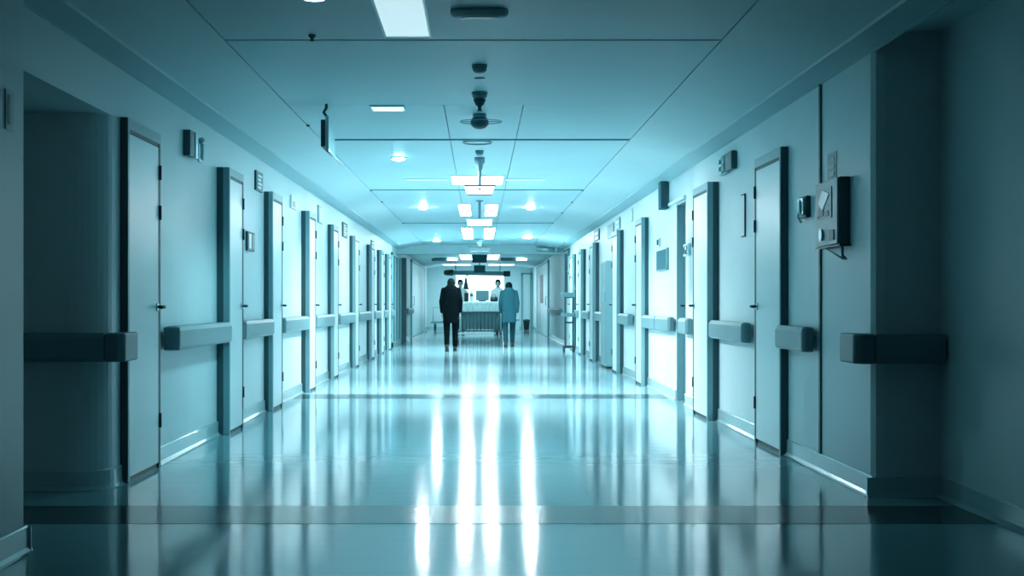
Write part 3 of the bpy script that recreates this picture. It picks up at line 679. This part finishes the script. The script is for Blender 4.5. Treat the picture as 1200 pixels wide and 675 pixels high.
# drip stand
ys = 53.0; xd = px(546, ys)
t = thing('drip_stand', (xd, ys, 0), 'drip stand with a dark cone-shaped bag behind the bed', 'stand')
MB().cyl((xd, ys, .08), (xd, ys, 1.98), .014).build('pole', 'steel', t)
m = MB()
for i in range(5): q = 2*PI*i/5; m.cyl((xd, ys, .10), (xd + .28*math.cos(q), ys + .28*math.sin(q), .05), .013)
m.build('foot', 'grey', t)
for i in range(5):
    q = 2*PI*i/5; m = MB(); m.cyl((xd + .28*math.cos(q) - .01, ys + .28*math.sin(q), .026), (xd + .28*math.cos(q) + .01, ys + .28*math.sin(q), .026), .026); m.build('castor', 'black', t)
m = MB(); m.tube([(xd, ys, 1.96), (xd + .06, ys, 2.0), (xd + .09, ys, 1.97)], .012); m.ball((xd + .06, ys, 2.0), .022); m.build('hook', 'wine', t)
MB().lathe((xd, ys - .03, 1.50), [(.10, 0), (.085, .06), (.05, .22), (.03, .36), (.012, .40)]).build('drip_bag', 'wine', t)
m = MB(); m.tube([(xd + .05, ys - .05, 1.52), (xd + .12, ys - .1, 1.44), (xd + .24, ys - .15, 1.36), (xd + .28, ys - .15, 1.2)], .01); m.build('drip_line', 'wine', t)
# low trolley at the end wall
t = thing('low_trolley', (-1.4, 58.6, 0), 'low flat trolley by the end wall left of the bed', 'trolley')
MB().box(-1.85, -.85, 58.2, 59.4, .26, .33).build('deck', 'rail', t, bevel=.01)
for x in (-1.7, -1.0):
    for y in (58.35, 59.2):
        m = MB(); m.cyl((x - .03, y, .1), (x + .03, y, .1), .1, n=20); w_ = m.build('wheel', 'black', t)
        MB().box(x - .04, x + .04, y - .03, y + .03, .18, .27).build('fork', 'grey', w_)
m = MB(); m.tube([(-1.8, 59.35, .32), (-1.8, 59.4, .85), (-.9, 59.4, .85), (-.9, 59.35, .32)], .016); m.build('push_handle', 'steel', t)
t = thing('storage_box', (1.15, 58.6, 0), 'pale low box by the end wall right of the bed', 'box')
MB().box(.95, 1.5, 58.3, 58.9, 0.0, .36).build('body', 'leaf', t, bevel=.01); MB().box(.93, 1.52, 58.28, 58.92, .36, .40).build('lid', 'rail', t, bevel=.008)
t = thing('waste_bin', (1.8, 58.9, 0), 'small dark bin at the right end of the far wall', 'bin')
MB().lathe((1.8, 58.9, 0), [(.10, 0), (.13, .34), (.135, .36)]).build('body', 'black', t); MB().lathe((1.8, 58.9, .36), [(.14, 0), (.13, .03), (.04, .05)]).build('lid', 'wine', t)

# equipment stand by the right wall
ye = 32.2; xe = px(667, ye)
t = thing('equipment_stand', (xe, ye, 0), 'tall wheeled equipment stand parked by the right wall far down', 'stand')
a, b = px(662.5, ye), px(671.5, ye)
m = MB()
for x in (a, b): m.box(x - .02, x + .02, ye - .02, ye + .02, .08, 1.15)
m.box(a - .02, b + .02, ye - .02, ye + .02, 1.13, 1.17); m.box(a - .02, b + .02, ye - .02, ye + .02, .60, .64)
m.build('uprights', 'wine', t, bevel=.004)
m = MB(); m.box(a - .06, b + .04, ye - .20, ye + .20, .09, .14); m.build('base', 'dark', t, bevel=.01)
for x in (a - .03, b + .01):
    for y in (ye - .17, ye + .17):
        m = MB(); m.cyl((x - .015, y, .045), (x + .015, y, .045), .045); m.build('castor', 'black', t)
MB().box(a - .08, b + .03, ye - .16, ye + .12, .74, .82).build('lower_tray', 'rail', t, bevel=.01)
MB().box(a - .09, b + .03, ye - .16, ye + .12, 1.15, 1.25).build('upper_tray', 'rail', t, bevel=.01)
MB().box(a - .02, a + .05, ye - .03, ye + .03, 1.25, 2.06).build('column', 'wine', t, bevel=.01)
m = MB(); m.tube([(a + .03, ye - .05, 1.7), (a + .16, ye - .10, 1.5), (a + .2, ye - .1, 1.3)], .012); m.build('cable', 'grey', t)

# ------------------------------------------------------------------ people
def person(x, y, label, mats, H=1.70, bow=0., stride=.22, coat_z=.80, coat_w=.20, face=1, arm=0., head_r=1., leg_w=1., lean=0.):
    """face=+1 looks down the corridor (back to the viewer), -1 looks at the viewer."""
    cloth, trouser, hairm = mats
    t = thing('person', (x, y, 0), label, 'person')
    S = H/1.70
    def Q(px_, py_, pz_): return (x + px_*S, y + face*(py_ + lean*max(0, pz_-.9))*S, pz_*S)
    hip, sh = .90, 1.40
    legs = []
    for sd in (-1, 1):
        st = stride*sd
        ank = Q(sd*.085, st - (.03 if st < 0 else 0), .09 if st > 0 else .12); kne = Q(sd*.09, st*.5 + .05, .48); hp = Q(sd*.09, 0, hip)
        legs.append((hp, kne, ank, sd))
    hx, hy, hz = 0, .03 + .16*bow, 1.575 - .11*bow
    b = MB()
    # continuous body
    b.loft([Q(0, 0, .80) + (.145*S, .10*S), Q(0, 0, .92) + (.165*S, .115*S), Q(0, 0, 1.08) + (.14*S, .10*S), Q(0, 0, 1.25) + (.165*S, .115*S), Q(0, 0, 1.36) + (.165*S, .10*S), Q(0, .0, 1.43) + (.10*S, .07*S)])
    b.capsule(Q(0, .0, 1.40), Q(hx, hy*.7, hz - .06), .056*S, .052*S)
    # head: skull, jaw, nose, ears
    b.ball(Q(hx, hy - .01, hz + .03), .092*S*head_r, sx=.86, sy=1.05, sz=1.12); b.ball(Q(hx, hy + .03, hz - .045), .068*S*head_r, sx=.85, sy=1.0, sz=1.05)
    b.capsule(Q(hx, hy + .088, hz + .02), Q(hx, hy + .108, hz - .015), .010*S, .014*S)
    b.capsule(Q(hx - .02, hy + .085, hz - .055), Q(hx + .02, hy + .085, hz - .055), .010*S, .010*S)
    for sd in (-1, 1): b.ball(Q(hx + sd*.082, hy, hz), .030*S, sx=.4, sy=.7, sz=1.1)
    for hp, kne, ank, sd in legs:
        b.capsule(hp, kne, .085*S*leg_w, .058*S*leg_w); b.capsule(kne, ank, .056*S*leg_w, .036*S); b.capsule(ank, (ank[0], ank[1] + face*.13*S, ank[2] - .045*S), .036*S, .03*S)
    arms = []
    for sd in (-1, 1):
        swing = -stride*.45*sd
        s0 = Q(sd*.160, 0, 1.335); el = Q(sd*.205, -.02 + swing*.3 + arm*.06, 1.09); wr = Q(sd*.20, .06 + swing + arm*.30, .85 + arm*.22)
        arms.append((s0, el, wr, sd))
        b.capsule(s0, el, .052*S, .040*S); b.capsule(el, wr, .040*S, .028*S)
        d = (Vector(wr) - Vector(el)).normalized(); w0 = Vector(wr); palm = w0 + d*.085*S
        side = Vector((0, face, 0)); side = (side - d*side.dot(d)).normalized(); inw = Vector((-sd, 0, 0)); inw = (inw - d*inw.dot(d)).normalized()
        for q in (-.022, 0, .022): b.capsule(w0 + side*q*.7*S, palm + side*q*S, .016*S, .015*S, 8)
        for i, ln in enumerate((.062, .074, .080, .068)):
            q = (-.031, -.0105, .0105, .031)[i]; p0 = palm + side*q*S; p1 = p0 + (d*.6 + inw*.12)*ln*.75*S; p2 = p1 + (d*.55 + inw*.55)*ln*.6*S
            b.capsule(p0, p1, .0095*S, .009*S, 8); b.capsule(p1, p2, .009*S, .0078*S, 8)
        p0 = w0 + d*.03*S + side*.03*S; p1 = p0 + (side*.8 + d*.5 + inw*.2)*.038*S; p2 = p1 + (d*.8 + side*.15 + inw*.3)*.032*S
        b.capsule(p0, p1, .0115*S, .0105*S, 8); b.capsule(p1, p2, .0105*S, .009*S, 8)
    body = b.build('body', 'skin', t, remesh=.0075, smooth_it=2)
    # eyes
    for sd in (-1, 1): MB().ball(Q(hx + sd*.032, hy + .078, hz + .02), .012*S).build('eye', 'black', body)
    # hair cap
    m = MB(); m.ball(Q(hx, hy - .02, hz + .045), .099*S*head_r, sx=.9, sy=1.03, sz=1.08); m.ball(Q(hx, hy - .05, hz - .0), .075*S*head_r, sx=1.0, sy=.8, sz=1.0)
    m.build('hair', hairm, t, remesh=.012, smooth_it=2)
    # garment: shoulders, body, sleeves
    m = MB(); cw = coat_w
    m.loft([Q(0, 0, coat_z) + (cw*S, .15*S), Q(0, 0, coat_z + .03) + (cw*.98*S, .148*S), Q(0, 0, .98) + (cw*.93*S, .14*S), Q(0, 0, 1.12) + (cw*.86*S, .128*S), Q(0, 0, 1.26) + (cw*.94*S, .135*S), Q(0, 0, 1.36) + (cw*.93*S, .118*S), Q(0, 0, 1.425) + (cw*.58*S, .085*S), Q(0, .01, 1.46) + (.068*S, .068*S)], e=2.3)
    for s0, el, wr, sd in arms:
        w2 = Vector(el).lerp(Vector(wr), .93)
        m.capsule(s0, el, .060*S, .054*S); m.capsule(el, w2, .056*S, .042*S)
    m.build('coat' if coat_z < .75 else 'tunic', cloth, t, remesh=.012, smooth_it=3)
    m = MB()
    m.loft([Q(0, 0, .80) + (.150*S, .115*S), Q(0, 0, .96) + (.165*S, .12*S)])
    for hp, kne, ank, sd in legs: m.capsule(hp, kne, .098*S*leg_w, .070*S*leg_w); m.capsule(kne, Vector(kne).lerp(Vector(ank), .93), .070*S*leg_w, .056*S*leg_w)
    m.build('trousers', trouser, t, remesh=.012, smooth_it=2)
    for hp, kne, ank, sd in legs:
        m = MB(); gx, gy = ank[0], ank[1]
        m.loft([(gx, gy + face*.045, 0.0015, .045, .125), (gx, gy + face*.045, .03, .046, .13), (gx, gy + face*.03, .06, .042, .10), (gx, gy, .10, .04, .055), (gx, gy, .15, .042, .048)])
        m.build('shoe', 'shoe', t)
    return t
yd = 32.6
person(px(528.5, yd), yd, 'stooped person in a long black coat walking left of the bed', ('coat', 'trousers', 'hair'), H=1.66, bow=1.15, stride=.16, coat_z=.62, coat_w=.18)
yg = 35.8
person(px(596.5, yg), yg, 'stooped person in grey clothes walking right of the bed', ('scrub', 'scrubleg', 'hair'), H=1.62, bow=1.15, stride=.20, coat_z=.60, coat_w=.18)
person(px(583.5, 51.6), 51.6, 'person in a white tunic standing behind the bed at right', ('tunic', 'trousers', 'hair'), H=1.80, stride=.03, arm=.7, face=-1, coat_z=.78)
person(px(539.5, 51.9), 51.9, 'dark haired person in white behind the bed at left', ('tunic', 'trousers', 'hair'), H=1.80, stride=.03, arm=.7, face=-1, coat_z=.78)

# ------------------------------------------------------------------ world, camera, colour
wd = bpy.data.worlds.new('world'); SC.world = wd; wd.use_nodes = True
wd.node_tree.nodes['Background'].inputs['Color'].default_value = (.15, .5, .6, 1)
wd.node_tree.nodes['Background'].inputs['Strength'].default_value = .05
cam = bpy.data.cameras.new('camera'); co = bpy.data.objects.new('camera', cam); COL.objects.link(co)
co.location = (0, 0, CH); co.rotation_euler = (PI/2, 0, 0)
cam.sensor_width = 36; cam.lens = 36*F/1200; cam.shift_x = 38/1200; cam.shift_y = 17.5/1200
cam.clip_end = 200
SC.camera = co
vs = SC.view_settings
vs.view_transform = 'Standard'; vs.look = 'None'; vs.gamma = 1; vs.exposure = 0.4; vs.use_curve_mapping = False
